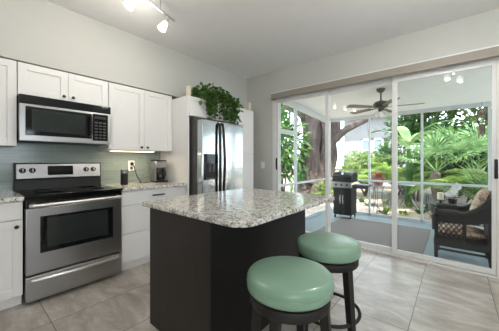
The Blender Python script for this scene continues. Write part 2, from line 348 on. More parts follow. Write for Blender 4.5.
b = empty('base_cabinet', (-3.0, -.1, 0), 'white base cabinet left of the steel range under the granite counter', 'cabinet')
MB().box(-3.34, -2.738, -.6, .347, .10, .876).box(-3.34, -2.80, -.6, .347, 0, .10).build('body', 'cab', b)
shaker('door', b, -.596, -.127, .108, .722, -2.716)
dr = shaker('door', b, -.124, .343, .108, .722, -2.716); knob(dr, -2.716, .305, .672)
box('drawer', 'cab', b, -2.736, -2.716, -.596, -.127, .729, .870, .002); box('drawer', 'cab', b, -2.736, -2.716, -.124, .343, .729, .870, .002)
b = empty('drawer_cabinet', (-3.0, 1.52, 0), 'white three-drawer base cabinet right of the steel range', 'cabinet')
MB().box(-3.34, -2.738, 1.118, 1.931, .10, .876).box(-3.34, -2.79, 1.118, 1.931, 0, .10).build('body', 'cab', b)
for z0, z1 in ((.724, .872), (.415, .718), (.108, .409)):
    dd = box('drawer', 'cab', b, -2.736, -2.716, 1.122, 1.928, z0, z1, .002)
    zz = z1 - .068 if z1 > .8 else z1 - .07
    if z1 > .8:
        MB().box(-2.690, -2.680, 1.455, 1.61, zz - .008, zz + .008).box(-2.716, -2.684, 1.468, 1.482, zz - .005, zz + .005).box(-2.716, -2.684, 1.583, 1.597, zz - .005, zz + .005).build('drawer_pull', 'bronze', dd, .003)
tag(MB().box(-3.349, -2.690, -.6, .3505, .876, .912).build('countertop', 'granite', None, .006), 'speckled granite counter slab left of the range', 'countertop')
tag(MB().box(-3.349, -2.690, 1.1165, 1.932, .876, .912).build('countertop', 'granite', None, .006), 'speckled granite counter slab under the coffee maker', 'countertop')

# fridge surround
f = empty('refrigerator_surround', (-3.0, 2.37, 0), 'white tall panel and bridge cabinet framing the steel refrigerator', 'cabinet')
box('side_panel', 'cab', f, -3.358, -2.669, 1.933, 1.953, 0, 2.062, .001)
box('bridge_box', 'cab', f, -3.358, -2.690, 1.954, 2.798, 1.80, 2.062)
shaker('door', f, 1.956, 2.374, 1.803, 2.058, -2.669, .055); shaker('door', f, 2.377, 2.796, 1.803, 2.058, -2.669, .055)
p = empty('pantry_cabinet', (-3.0, 3.045, 0), 'tall narrow white pantry cabinet right of the refrigerator', 'cabinet')
MB().box(-3.358, -2.690, 2.80, 3.289, .1, 2.062).box(-3.358, -2.75, 2.80, 3.289, 0, .1).build('body', 'cab', p)
box('door', 'cab', p, -2.689, -2.669, 2.803, 3.287, 1.325, 2.058, .0015); box('door', 'cab', p, -2.689, -2.669, 2.803, 3.287, .105, 1.317, .0015)

# ================================================================== RANGE
g = empty('range', (-3.0, .7335, 0), 'freestanding stainless steel electric range with black glass cooktop', 'stove')
Y0, Y1 = .3545, 1.1125
MB().box(-3.34, -2.735, Y0, Y1, .03, .895).box(-3.30, -2.76, Y0 + .02, Y1 - .02, 0, .03).build('body', 'blk', g, .003)
ct = MB().box(-3.27, -2.668, Y0 - .001, Y1 + .001, .896, .916).build('cooktop', 'bglass', g, .004)
for x, y, r in ((-3.12, .54, .085), (-3.12, .92, .105), (-2.85, .54, .11), (-2.85, .92, .085)):
    MB().lathe((x, y, .9162), [(r, 0), (r, .0006), (r - .006, .0006), (r - .006, 0)], 32).build('burner_ring', 'dgrey', ct)
box('front_trim', 'bglass', g, -2.737, -2.690, Y0 + .002, Y1 - .002, .812, .893, .004)
od = MB().box(-2.737, -2.680, Y0 + .003, Y1 - .003, .258, .808).build('oven_door', 'steel', g, .006)
bw = MB().box(-2.681, -2.676, .448, 1.022, .425, .735).build('window_frame', 'bglass', od, .004)
box('oven_window', 'oven', od, -2.677, -2.6735, .495, .975, .465, .715, .002)
hp = [(-2.650, Y0 + .03, .835)] + [(-2.628 + .008 * math.sin(math.pi * t / 12), Y0 + .04 + (Y1 - Y0 - .08) * t / 12, .835) for t in range(13)] + [(-2.650, Y1 - .03, .835)]
MB().tube(hp, .0155, 12).box(-2.692, -2.63, Y0 + .03, Y0 + .06, .822, .848).box(-2.692, -2.63, Y1 - .06, Y1 - .03, .822, .848).build('oven_handle', 'chrome', od)
dw = MB().box(-2.737, -2.682, Y0 + .003, Y1 - .003, .035, .242).build('drawer', 'steel', g, .006)
hp = [(-2.685, Y0 + .04, .208)] + [(-2.650 - .003 * abs(t - 6), Y0 + .06 + (Y1 - Y0 - .12) * t / 12, .208) for t in range(13)] + [(-2.685, Y1 - .04, .208)]
MB().tube(hp, .013, 10).build('drawer_handle', 'chrome', dw)
box('badge', 'chrome', dw, -2.683, -2.679, 1.015, 1.085, .196, .214, .001)
bk = MB().prism([(-3.34, .896), (-3.262, .896), (-3.275, 1.015), (-3.262, 1.02), (-3.283, 1.178), (-3.34, 1.182)], Y0, Y1, lambda x, z, y: (x, y, z)).build('backguard', 'blk', g, .003)
q = Matrix.Rotation(R(-7.5), 4, 'Y')
tf = Matrix.Translation((-3.262, 0, 1.022)) @ q
MB().box(-.004, .004, Y0 + .012, Y1 - .012, .004, .150, tf).build('control_panel', 'steel', bk, .002)
MB().box(.003, .007, .606, .829, .032, .128, tf).build('display', 'bglass', bk, .001)
for y in (.412, .486, .955, 1.028):
    c = tf @ Vector((.004, y, .085)); ax = (tf.to_3x3() @ Vector((1, 0, 0)))
    kk = MB().lathe(c, [(.027, 0), (.026, .006), (.021, .008), (.019, .026), (.0, .028)], 18, ax).build('knob', 'blk', bk)
    cc = tf @ Vector((.033, y, .085)); MB().box(-.002, .002, -.002, .002, -.016, .016, Matrix.Translation(cc) @ q).build('pointer', 'plastic', kk)
# microwave
mw = empty('microwave', (-3.1, .7285, 1.382), 'stainless over-the-range microwave with black glass door above the stove', 'microwave')
A0, A1 = .351, 1.105
box('body', 'blk', mw, -3.352, -2.985, A0, A1, 1.386, 1.802)
MB().box(-2.985, -2.957, A0, A1, 1.722, 1.802).build('vent_grille', 'bglass', mw, .003)
md = MB().box(-2.985, -2.960, A0, A1, 1.386, 1.722).build('door', 'steel', mw, .004)
box('door_window_frame', 'bglass', md, -2.961, -2.955, .392, .918, 1.438, 1.700, .004)
box('door_window', 'oven', md, -2.956, -2.9535, .435, .86, 1.475, 1.675, .002)
MB().tube([(-2.957, .905, 1.455), (-2.93, .903, 1.48), (-2.925, .902, 1.57), (-2.93, .903, 1.66), (-2.957, .905, 1.685)], .011, 10).build('door_handle', 'blk', md)
cp = box('control_panel', 'bglass', mw, -2.961, -2.955, .925, 1.075, 1.420, 1.706, .003)
kb = MB()
for i in range(3):
    for j in range(6): kb.box(-2.956, -2.9538, .945 + i * .040, .973 + i * .040, 1.442 + j * .033, 1.456 + j * .033)
kb.build('keypad', simple('keypad_print', (.035, .035, .035), .4), cp)
box('clock_display', 'blk', cp, -2.956, -2.9535, .945, 1.055, 1.655, 1.685)

# ================================================================== FRIDGE
fg = empty('refrigerator', (-2.9, 2.38, 0), 'stainless side-by-side refrigerator with black dispenser and handles', 'refrigerator')
MB().box(-3.30, -2.56, 1.986, 2.774, .03, 1.772).box(-3.2, -2.6, 2.02, 2.74, 0, .03).build('body', 'dgrey', fg, .004)
box('kick_grille', 'blk', fg, -2.56, -2.53, 1.99, 2.77, .02, .10)
box('hinge_cover', 'dgrey', fg, -2.62, -2.50, 1.99, 2.06, 1.740, 1.760, .004)
fz = MB().box(-2.552, -2.452, 1.987, 2.288, .105, 1.737).build('freezer_door', 'dsteel', fg, .012, seg=3)
rd = MB().box(-2.552, -2.452, 2.300, 2.773, .105, 1.737).build('fridge_door', 'dsteel', fg, .012, seg=3)
dsp = MB().box(-2.455, -2.447, 2.016, 2.262, .955, 1.292).build('dispenser', 'bglass', fz, .004)
MB().box(-2.448, -2.446, 2.045, 2.235, .985, 1.165).build('recess', 'blk', dsp); MB().box(-2.447, -2.425, 2.05, 2.23, .972, .985).box(-2.447, -2.434, 2.09, 2.12, 1.06, 1.16).box(-2.447, -2.434, 2.16, 2.19, 1.06, 1.16).build('lever_tray', 'dgrey', dsp, .003)
def fh(parent, y, s):
    pts = [(-2.452, y, 1.70), (-2.425, y, 1.69)] + [(-2.408 - .012 * abs(t - 5) / 5, y + s * .022 * math.sin(math.pi * t / 10), 1.66 - .97 * t / 10) for t in range(11)] + [(-2.425, y, .66), (-2.452, y, .65)]
    MB().tube(pts, .019, 10).build('handle', 'blk', parent)
fh(fz, 2.265, 0); fh(rd, 2.325, 1)

# ================================================================== COUNTER THINGS
cn = empty('canister', (-3.10, 1.312, .912), 'small black cylinder with grey lid on the counter beside the range', 'canister')
MB().lathe((-3.10, 1.312, .912), [(.040, 0), (.042, .004), (.042, .135), (.040, .137)], 24).build('body', 'blk', cn)
MB().lathe((-3.10, 1.312, 1.049), [(.041, 0), (.042, .02), (.040, .045), (.034, .052), (0, .053)], 24).build('lid', simple('grey_lid', (.22, .22, .21), .25, .6), cn)
cmk = empty('coffee_maker', (-3.12, 1.775, .912), 'black and steel coffee maker on the counter against the white panel', 'coffee maker')
MB().box(-3.20, -3.02, 1.69, 1.86, .912, .936).build('base', 'blk', cmk, .008)
MB().box(-3.21, -3.13, 1.70, 1.85, .936, 1.10).box(-3.13, -3.06, 1.695, 1.71, .936, 1.10).box(-3.13, -3.06, 1.84, 1.855, .936, 1.10).build('column', 'steel', cmk, .004)
MB().box(-3.21, -3.04, 1.695, 1.855, 1.10, 1.20).build('water_tank', 'steel', cmk, .014)
box('lid', 'blk', cmk, -3.20, -3.04, 1.70, 1.85, 1.20, 1.212, .004)
ca = MB().lathe((-3.07, 1.775, .937), [(.050, 0), (.058, .01), (.060, .06), (.056, .10), (.040, .14), (.034, .155), (.036, .16)], 24).build('carafe', 'bglass', cmk)
MB().tube([(-3.012, 1.79, 1.07), (-2.975, 1.795, 1.065), (-2.97, 1.795, 1.0), (-3.012, 1.79, .975)], .007, 8).build('carafe_handle', 'blk', ca)
ot = empty('wall_outlet', (-3.345, 1.508, 1.135), 'white electrical outlet on the tile backsplash above the cord', 'outlet')
box('cover_plate', 'plastic', ot, -3.35, -3.344, 1.466, 1.550, 1.070, 1.205, .003)
box('socket', 'dgrey', ot, -3.345, -3.342, 1.492, 1.525, 1.085, 1.122, .002)
pc = empty('power_cord', (-3.33, 1.51, 1.165), 'black power cord hanging from the wall outlet to the counter', 'cord')
box('plug', 'blk', pc, -3.344, -3.308, 1.492, 1.525, 1.142, 1.185, .006)
MB().tube([(-3.31, 1.51, 1.15), (-3.285, 1.515, 1.13), (-3.28, 1.535, 1.05), (-3.27, 1.555, .98), (-3.24, 1.58, .93), (-3.20, 1.575, .918), (-3.18, 1.53, .917), (-3.16, 1.60, .917), (-3.17, 1.67, .917)], .006, 7).build('cable', 'blk', pc)
sw = empty('light_switch', (-2.653, 3.537, 1.06), 'white wall plate on the wall between pantry and glass door', 'switch')
box('cover_plate', 'plastic', sw, -2.695, -2.615, 3.534, 3.54, 1.065, 1.185, .002); box('rocker', 'plastic', sw, -2.672, -2.638, 3.530, 3.535, 1.092, 1.158, .002)
for y, lb in ((1.962, 'cream upright block at left end of the cabinet top beside the ivy'), (3.205, 'cream upright block at right end of the cabinet top beyond the ivy')):
    tag(MB().box(-2.725, -2.672, y - .024, y + .024, 2.0622, 2.195).build('decorative_block', 'cream', None, .004), lb, 'decor')

# ivy
random.seed(4)
iv = empty('ivy_plant', (-2.85, 2.55, 2.062), 'bushy green ivy spilling from the cabinet top over the refrigerator', 'plant')
MB().lathe((-2.87, 2.55, 2.063), [(.06, 0), (.085, .10), (.088, .11), (.07, .11), (.068, .09)], 20).build('pot', 'bronze', iv)
lv, stm = MB(), MB()
def ivl(p, out):
    for k in range(1):
        dv = Vector((random.uniform(-.2, 1) * out[0] + random.uniform(-.5, .5), out[1] + random.uniform(-.7, .7), random.uniform(-1.0, .45)))
        L = random.uniform(.05, .085)
        lv.leaf(p, dv, (random.uniform(-.3, 1), random.uniform(-.4, .4), random.uniform(.3, 1)), L, L * random.uniform(.75, .95), .1, .18, .38)
for i in range(640):
    th = random.uniform(0, 2 * math.pi); ph = math.acos(random.uniform(-.15, 1)); rr = random.uniform(.55, 1.0)
    y = 2.56 + .50 * rr * math.sin(ph) * math.sin(th)
    hz = .27 - .12 * max(0, (y - 2.4) / .6)
    x = -2.80 + .15 * rr * math.sin(ph) * math.cos(th); z = 2.105 + hz * rr * math.cos(ph)
    if abs(x + 3.034) < .0 or z < 2.07: z = 2.075
    ivl((x, y, z), (math.cos(th), math.sin(th) * .6, 0))
for i in range(34):
    y = random.gauss(2.25, .07) if i < 11 else (random.gauss(2.64, .10) if i < 25 else random.uniform(2.1, 3.0))
    ln = random.uniform(.14, .31) if i < 11 else (random.uniform(.18, .36) if i < 25 else random.uniform(.02, .10))
    pts = [Vector((-2.80, y, 2.16)), Vector((-2.68, y, 2.15)), Vector((-2.63, y, 2.08))]
    k = int(ln / .03)
    for j in range(k): pts.append(pts[-1] + Vector((random.uniform(-.004, .006), random.uniform(-.014, .016), -.03)))
    for q in pts: q.x = max(q.x, -2.80)
    stm.tube(pts, .003, 5)
    for q in pts[1:]:
        for _ in range(1 + (random.random() < .35)): ivl(q + Vector((.005, random.uniform(-.015, .015), 0)), (1.2, random.uniform(-.6, .6), 0))
for i in range(16):
    y = random.uniform(2.1, 2.95); pts = [Vector((-2.84, 2.55, 2.15)), Vector((-2.82, (y + 2.55) / 2, 2.30)), Vector((-2.78, y, 2.2))]; stm.tube(pts, .003, 5)
stm.build('stems', 'vine', iv); tag(lv.build('foliage', 'ivy', iv, smooth=False), kind='stuff')

# ================================================================== ISLAND
ic = empty('island_cabinet', (-1.4, 1.48, 0), 'dark espresso kitchen island base under the speckled granite top', 'cabinet')
box('body', 'esp', ic, -1.735, -1.060, .932, 2.04, 0, .868)
box('end_panel', 'esp', ic, -1.735, -1.066, .918, .932, 0, .868, .001)
box('end_panel', 'esp', ic, -1.735, -1.066, 2.04, 2.05, 0, .868, .001)
box('back_panel', 'near_black', ic, -1.066, -1.052, .918, 2.05, 0, .868, .001)  # near-black, darker than the espresso of the other island faces
for a, c in ((.935, 1.485), (1.49, 2.037)):
    dd = box('door', 'esp', ic, -1.757, -1.737, a, c, .06, .69, .002); box('drawer', 'esp', ic, -1.757, -1.737, a, c, .70, .86, .002)
def rrect(x0, x1, y0, y1, rs, n=8):
    out = []
    for (cx, cy, a0, r) in ((x1 - rs[0], y1 - rs[0], 0, rs[0]), (x0 + rs[1], y1 - rs[1], 90, rs[1]), (x0 + rs[2], y0 + rs[2], 180, rs[2]), (x1 - rs[3], y0 + rs[3], 270, rs[3])):
        for i in range(n + 1): a = R(a0 + 90 * i / n); out.append((cx + r * math.cos(a), cy + r * math.sin(a)))
    return out
tag(MB().prism(rrect(-1.80, -.785, .882, 2.085, (.03, .03, .02, .115)), .868, .900).build('countertop', 'granite', None, .006), 'large speckled granite slab with rounded corner topping the island', 'countertop')

# ================================================================== STOOLS
def stool(label, loc, rot):
    s = empty('bar_stool', (0, 0, 0), label, 'stool', 'mint swivel bar stools at the island')
    c = MB().lathe((0, 0, 0), [(.186, .588), (.198, .590), (.204, .598), (.2065, .615), (.207, .630), (.2065, .646), (.203, .657), (.194, .667), (.178, .673), (.13, .677), (.06, .679), (0, .6795)], 56).build('seat_cushion', 'mint', s, ang=80)
    MB().tube([(.2068 * math.cos(2 * math.pi * i / 48), .2068 * math.sin(2 * math.pi * i / 48), .628) for i in range(48)], .0022, 6, closed=True).build('piping', 'mint', c)
    MB().lathe((0, 0, 0), [(.12, .574), (.185, .574), (.19, .588), (.12, .588)], 40).build('swivel_plate', 'blk', s)
    MB().lathe((0, 0, 0), [(.150, .530), (.188, .530), (.192, .536), (.192, .568), (.188, .574), (.150, .574), (.150, .526)], 40).build('apron_ring', 'stool', s)
    for k in range(4):
        a = R(45 + 90 * k); ca, sa = math.cos(a), math.sin(a)
        lg = MB(); T = []
        for z, r, hw in ((.545, .166, .021), (.30, .186, .0195), (0, .212, .016)):
            for du, dv in ((-1, -1), (1, -1), (1, 1), (-1, 1)): T.append((ca * (r + du * hw) - sa * dv * hw, sa * (r + du * hw) + ca * dv * hw, z))
        lg.add(T, [(0, 1, 2, 3), (8, 11, 10, 9)] + [(4 * j + i, 4 * j + (i + 1) % 4, 4 * j + 4 + (i + 1) % 4, 4 * j + 4 + i) for j in (0, 1) for i in range(4)])
        lg.build('leg', 'stool', s, .003)
    MB().tube([(.198 * math.cos(2 * math.pi * i / 40), .198 * math.sin(2 * math.pi * i / 40), .215) for i in range(40)], .011, 10, closed=True).build('foot_ring', 'stool', s)
    return s
s1 = stool('nearer mint green round bar stool in front of the island', None, 0)
s2 = copy_tree(s1); s2['label'] = 'farther mint green round bar stool nearer the glass door'
s1.location = (-.62, 1.04, 0); s1.rotation_euler.z = math.atan2(1.04, -.62) + R(25)
s2.location = (-.66, 1.61, 0); s2.rotation_euler.z = math.atan2(1.61, -.65)

# ================================================================== CEILING LIGHTS
tl = empty('track_light', (-2.2, 1.2, 2.76), 'brushed metal ceiling track with white glass spot heads', 'light')
ra, rb = Vector((-2.25, 1.455, 2.665)), Vector((-1.93, .40, 2.665))
dirv = (rb - ra).normalized()
MB().tube([ra, rb], .011, 8).build('rail', 'chrome', tl)
for t in (.18, .62):
    q_ = ra.lerp(rb, t); MB().cyl(q_, q_ + Vector((0, 0, .095)), .006).build('standoff', 'chrome', tl)
for py in (1.36, .985, .60):
    q_ = ra + dirv * ((py - ra.y) / dirv.y)
    top = q_ + Vector((-.012, -.005, -.055)); bot = q_ + Vector((-.022, -.062, -.165)); ax = (bot - top).normalized()
    h = MB().cyl(q_ + Vector((0, 0, .012)), q_ + Vector((0, 0, -.03)), .012).cyl(q_ + Vector((0, 0, -.02)), top + ax * .02, .016, .021).build('spot_head', 'chrome', tl)
    MB().lathe(top, [(.020, .015), (.024, .02), (.031, .055), (.040, .102), (.037, .102), (.028, .055), (.018, .024)], 24, ax).build('glass_shade', 'shade', h)
    o = lamp('track_spot_lamp', 'POINT', tuple(top + ax * .12), (0, 0, 0), 7, (1, .93, .82), shadow_soft_size=.03)
cl = empty('ceiling_light', (-.02, 2.15, 2.76), 'three-shade ceiling light seen mirrored in the glass door', 'light')
MB().lathe((-.02, 2.15, 2.76), [(.07, 0), (.065, -.02), (.02, -.03), (.012, -.12), (0, -.12)], 20).build('canopy', 'chrome', cl)
for k in range(3):
    a = R(90 + 120 * k); c = Vector((-.02 + .09 * math.cos(a), 2.15 + .09 * math.sin(a), 2.60 - .06 * k))
    arm = MB().tube([(-.02, 2.15, 2.65), (c.x, c.y, c.z + .04)], .006, 6).build('arm', 'chrome', cl)
    MB().lathe(c, [(.012, .04), (.03, .03), (.05, -.03), (.047, -.03), (.027, .025), (.01, .035)], 16).build('glass_shade', 'shade', arm)
    lamp('globe_lamp', 'POINT', (c.x, c.y, c.z - .035), (0, 0, 0), 15, (1, .97, .92), shadow_soft_size=.028)

# ================================================================== LANAI
PZ = -.03
struct('patio_floor', MB().box(-2.6, 4.0, 3.62, 6.02, PZ - .12, PZ), 'patio')
rf = MB()
def rz(y): return 2.40 - .075 * (y - 3.62)
rf.add([(x, y, z) for x in (-2.55, 4.0) for (y, z) in ((3.66, rz(3.66)), (6.1, rz(6.1)), (6.1, rz(6.1) + .1), (3.66, rz(3.66) + .12))], [(0, 1, 2, 3), (4, 7, 6, 5), (0, 4, 5, 1), (1, 5, 6, 2), (2, 6, 7, 3), (3, 7, 4, 0)])
struct('patio_roof', rf, 'roof')
se = empty('screen_enclosure', (-1, 5.95, PZ), kind='structure')
LX, LY = -2.42, 5.95
zb0, zb1 = 2.165, 2.245
def bm_(x0, x1, y0, y1, z0, z1): MB().box(x0, x1, y0, y1, z0, z1).build('beam', 'alu', se, .003)
bm_(LX - .03, 4, LY - .03, LY + .03, zb0 - .01, rz(LY) + .01)
MB().add([(x, y, z) for x in (LX - .03, LX + .03) for (y, z) in ((3.66, rz(3.66) - .12), (LY, rz(LY) - .10), (LY, rz(LY)), (3.66, rz(3.66)))], [(0, 1, 2, 3), (4, 7, 6, 5), (0, 4, 5, 1), (1, 5, 6, 2), (2, 6, 7, 3), (3, 7, 4, 0)]).build('beam', 'alu', se)
for x in (LX, -1.47, -.505, .46, 1.43, 2.4): box('post', 'alu', se, x - .02, x + .02, LY - .025, LY + .025, PZ, 2.2, .003)
for y in (3.70, 4.30): box('post', 'alu', se, LX - .025, LX + .025, y - .03, y + .03, PZ, 2.27, .003)
for z in (.755,): box('rail', 'alu', se, LX, 4, LY - .022, LY + .022, z - .02, z + .02, .002); box('rail', 'alu', se, LX - .022, LX + .022, 3.7, LY, z - .02, z + .02, .002)
box('rail', 'alu', se, LX, 4, LY - .025, LY + .025, PZ, PZ + .06, .002); box('rail', 'alu', se, LX - .025, LX + .025, 3.7, LY, PZ, PZ + .06, .002)
box('rail', 'alu', se, LX - .022, LX + .022, 3.7, 4.3, 1.70, 1.78, .002)
MB().box(LX - .002, LX + .002, 3.7, LY, PZ, 2.25).build('insect_screen', 'screen', se)
MB().box(LX, 4, LY - .002, LY + .002, PZ, 2.2).build('insect_screen', 'screen', se)

tag(MB().box(-1.86, -.325, 3.74, 5.40, PZ, PZ + .012).build('rug', 'rug', None, .003), 'large flat grey-brown outdoor rug on the patio floor', 'rug')

# ceiling fan
F0 = Vector((-.905, 4.33, 2.10)); FZ = rz(4.33)
fn = empty('ceiling_fan', (F0.x, F0.y, FZ), 'dark five-blade ceiling fan with lights under the patio roof', 'fan')
MB().lathe((F0.x, F0.y, FZ), [(.065, 0), (.062, -.03), (.03, -.06), (0, -.062)], 24).build('canopy', 'fan', fn)
MB().cyl((F0.x, F0.y, FZ - .05), (F0.x, F0.y, 2.14), .013).build('downrod', 'fan', fn)
MB().lathe((F0.x, F0.y, 2.04), [(0, 0), (.07, .0), (.105, .03), (.115, .06), (.095, .095), (.03, .115), (.02, .125)], 28).build('motor_housing', 'fan', fn)
for k in range(5):
    a = R(13 + 72 * k); mt = Matrix.Translation((F0.x, F0.y, 2.055)) @ Matrix.Rotation(a, 4, 'Z') @ Matrix.Rotation(R(8), 4, 'X')
    poly = [(.17, -.045), (.50, -.068), (.56, -.055), (.575, 0), (.56, .055), (.50, .068), (.17, .045)]
    bl = MB().prism(poly, -.004, .004, lambda x, y, z: mt @ Vector((x, y, z))).build('blade', 'blade', fn)
    MB().box(.08, .21, -.018, .018, -.010, -.004, mt).build('blade_iron', 'fan', bl)
lk = MB().lathe((F0.x, F0.y, 1.985), [(0, 0), (.03, .005), (.045, .03), (.03, .056)], 20).build('light_kit', 'fan', fn)
for k in range(3):
    a = R(-40 + 120 * k); ax = Vector((math.cos(a) * .75, math.sin(a) * .75, -.7)).normalized()
    MB().lathe(Vector((F0.x, F0.y, 2.01)) + ax * .04, [(.018, 0), (.03, .02), (.046, .075), (.040, .075), (.022, .01)], 18, ax).build('glass_shade', simple('frosted_shade', (.85, .84, .80), .3, var=.02), lk)

# grill
gx, gy = -1.80, 5.28
gr = empty('gas_grill', (gx, gy, PZ), 'black gas grill with steel control panel and side shelf on the patio', 'grill')
Gz = lambda z: PZ + z
MB().box(gx - .23, gx + .23, gy - .02, gy + .40, Gz(.08), Gz(.66)).build('cabinet', 'blk', gr, .006)
for s_ in (-1, 1):
    dd = box('door', 'blk', gr, gx + (s_ - 1) * .1125 + .004, gx + (s_ + 1) * .1125 - .004, gy - .035, gy - .02, Gz(.10), Gz(.645), .004)
    MB().tube([(gx + s_ * .035, gy - .035, Gz(.50)), (gx + s_ * .035, gy - .06, Gz(.49)), (gx + s_ * .035, gy - .06, Gz(.33)), (gx + s_ * .035, gy - .035, Gz(.32))], .006, 8).build('handle', 'chrome', dd)
cp = MB().box(gx - .24, gx + .24, gy - .06, gy - .01, Gz(.66), Gz(.78)).build('control_panel', 'steel', gr, .005)
for k in (-.14, 0, .14): MB().lathe((gx + k, gy - .06, Gz(.72)), [(.024, 0), (.022, .018), (.018, .024), (0, .024)], 16, (0, -1, 0)).build('knob', 'blk', cp)
MB().box(gx - .25, gx + .25, gy - .05, gy + .42, Gz(.78), Gz(.84)).build('firebox', 'blk', gr, .006)
ld = MB().prism([(gy - .05, Gz(.84)), (gy + .42, Gz(.84)), (gy + .42, Gz(.93)), (gy + .36, Gz(.985)), (gy + .12, Gz(.985)), (gy - .02, Gz(.92))], gx - .25, gx + .25, lambda y, z, x: (x, y, z)).build('lid', 'blk', gr, .01)
MB().tube([(gx - .18, gy - .03, Gz(.90)), (gx - .18, gy - .08, Gz(.895)), (gx + .18, gy - .08, Gz(.895)), (gx + .18, gy - .03, Gz(.90))], .010, 8).build('lid_handle', 'blk', ld)
MB().lathe((gx, gy + .03, Gz(.955)), [(.028, 0), (.028, .006), (0, .007)], 16, (0, -.8, .6)).build('thermometer', 'chrome', ld)
sh = MB().box(gx + .24, gx + .62, gy + .0, gy + .38, Gz(.70), Gz(.735)).build('side_shelf', 'dgrey', gr, .005)
MB().box(gx + .25, gx + .60, gy + .02, gy + .05, Gz(.66), Gz(.70)).build('shelf_bracket', 'dgrey', sh)
for a_, b_ in ((-.20, .03), (.20, .03), (-.20, .35), (.20, .35)):
    MB().lathe((gx + a_ - .015, gy + b_, Gz(.036)), [(.01, 0), (.035, .004), (.036, .026), (.01, .03)], 16, (1, 0, 0)).cyl((gx + a_, gy + b_, Gz(.036)), (gx + a_, gy + b_, Gz(.09)), .012).build('caster', 'blk', gr)

gr.scale = (.82, .9, 1); gr.location.x = -1.845

# wicker armchair facing left, side to the glass
ch = empty('wicker_armchair', (.07, 4.04, PZ), 'black wicker armchair with open lattice sides just outside the glass door', 'chair')
cx, cy = .07, 4.04
def CP(x, y, z): return (cx + x, cy + y, PZ + z)
for (x, y, tp) in ((-.25, -.25, .28), (-.25, .25, .28), (.22, -.25, .28), (.22, .25, .28)):
    k = 1 if x > 0 else 0
    MB().tube([CP(x, y, tp), CP(x + .008 * k, y, .15), CP(x + .025 * k, y, 0)], [.024, .022, .018], 10).build('leg', 'wicker', ch)
MB().box(cx - .275, cx + .275, cy - .275, cy + .275, PZ + .20, PZ + .30).build('seat', 'wicker', ch, .015)
bk_ = MB()
bp = [(.27, .28), (.29, .60), (.335, .86), (.345, .885), (.30, .89), (.285, .86), (.235, .60), (.21, .28)]
bk_.prism(bp, -.25, .25, lambda x, z, y: CP(x, y, z)); bk_.build('backrest', 'wicker', ch, .015)
for s_ in (-1, 1):
    y = s_ * .262; ap = MB()
    ap.tube([CP(-.265, y, .39), CP(-.27, y, .575), CP(-.25, y, .605), CP(.02, y, .612), CP(.13, y, .68), CP(.24, y, .80), CP(.31, y, .85)], .026, 10)
    ap.tube([CP(-.25, y, .615), CP(-.05, y, .618)], .032, 10)
    ap.build('armrest', 'wicker', ch)
    yl, yh = cy + y - .012, cy + y + .012
    sd = MB().box(cx - .265, cx + .02, yl, yh, PZ + .28, PZ + .33).box(cx - .265, cx - .225, yl, yh, PZ + .3, PZ + .6).box(cx - .005, cx + .03, yl, yh, PZ + .3, PZ + .61).box(cx - .265, cx + .02, yl, yh, PZ + .50, PZ + .60)
    sd.prism([(.02, .49), (.22, .54), (.30, .55), (.32, .84), (.24, .80), (.15, .69), (.02, .61)], y - .014, y + .014, lambda x, z, y_: CP(x, y_, z)).box(cx + .21, cx + .26, yl, yh, PZ + .28, PZ + .58)
    for k in range(-6, 14):
        for sg in (-1, 1):
            x0 = -.225 + k * .024; pts = []
            for t in range(2):
                pts.append([x0 + sg * .10 * (t - .5) * 1.2, 0.33 + t * .17])
            (xa, za), (xb, zb) = pts
            lo, hi = -.225, 0.0
            if (xa < lo and xb < lo) or (xa > hi and xb > hi): continue
            def clip(xq, zq, xo, zo):
                if xq < lo: t = (lo - xq) / (xo - xq); return lo, zq + (zo - zq) * t
                if xq > hi: t = (hi - xq) / (xo - xq); return hi, zq + (zo - zq) * t
                return xq, zq
            a_ = clip(xa, za, xb, zb); b_ = clip(xb, zb, xa, za)
            if k % 2 == 0: sd.tube([CP(a_[0], y, a_[1]), CP(b_[0], y, b_[1])], .0055, 5)
    sd.build('side_panel', 'wicker', ch)
    MB().tube([CP(-.23, y * .93, .16), CP(.22, y * .93, .16)], .014, 8).build('stretcher', 'wicker', ch)
def pillow(w_, h_, t_, mtx, n=10):
    m = MB(); k = 0
    for sgn in (1, -1):
        base = len(m.v)
        for i in range(n + 1):
            for j in range(n + 1):
                u, v_ = i / n * 2 - 1, j / n * 2 - 1
                bul = ((1 - u ** 4) * (1 - v_ ** 4)) ** .6
                px = u * (1 - .06 * (1 - abs(v_)) * abs(u)); py = v_ * (1 - .06 * (1 - abs(u)) * abs(v_))
                m.v.append(mtx @ Vector((px * w_ / 2, py * h_ / 2, sgn * t_ / 2 * bul)))
        for i in range(n):
            for j in range(n): a = base + i * (n + 1) + j; m.f.append((a, a + 1, a + n + 2, a + n + 1))
    return m
tag(pillow(.46, .46, .11, Matrix.Translation(CP(-.02, 0, .358))).build('seat_cushion', 'beige', None, ang=80), 'beige print seat cushion lying in the wicker armchair', 'cushion')
tag(pillow(.44, .42, .15, Matrix.Translation(CP(.165, -.01, .70)) @ Matrix.Rotation(R(-72), 4, 'Y') @ Matrix.Rotation(R(90), 4, 'Z')).build('back_pillow', 'beige', None, ang=80), 'beige print pillow leaning on the back of the wicker armchair', 'cushion')

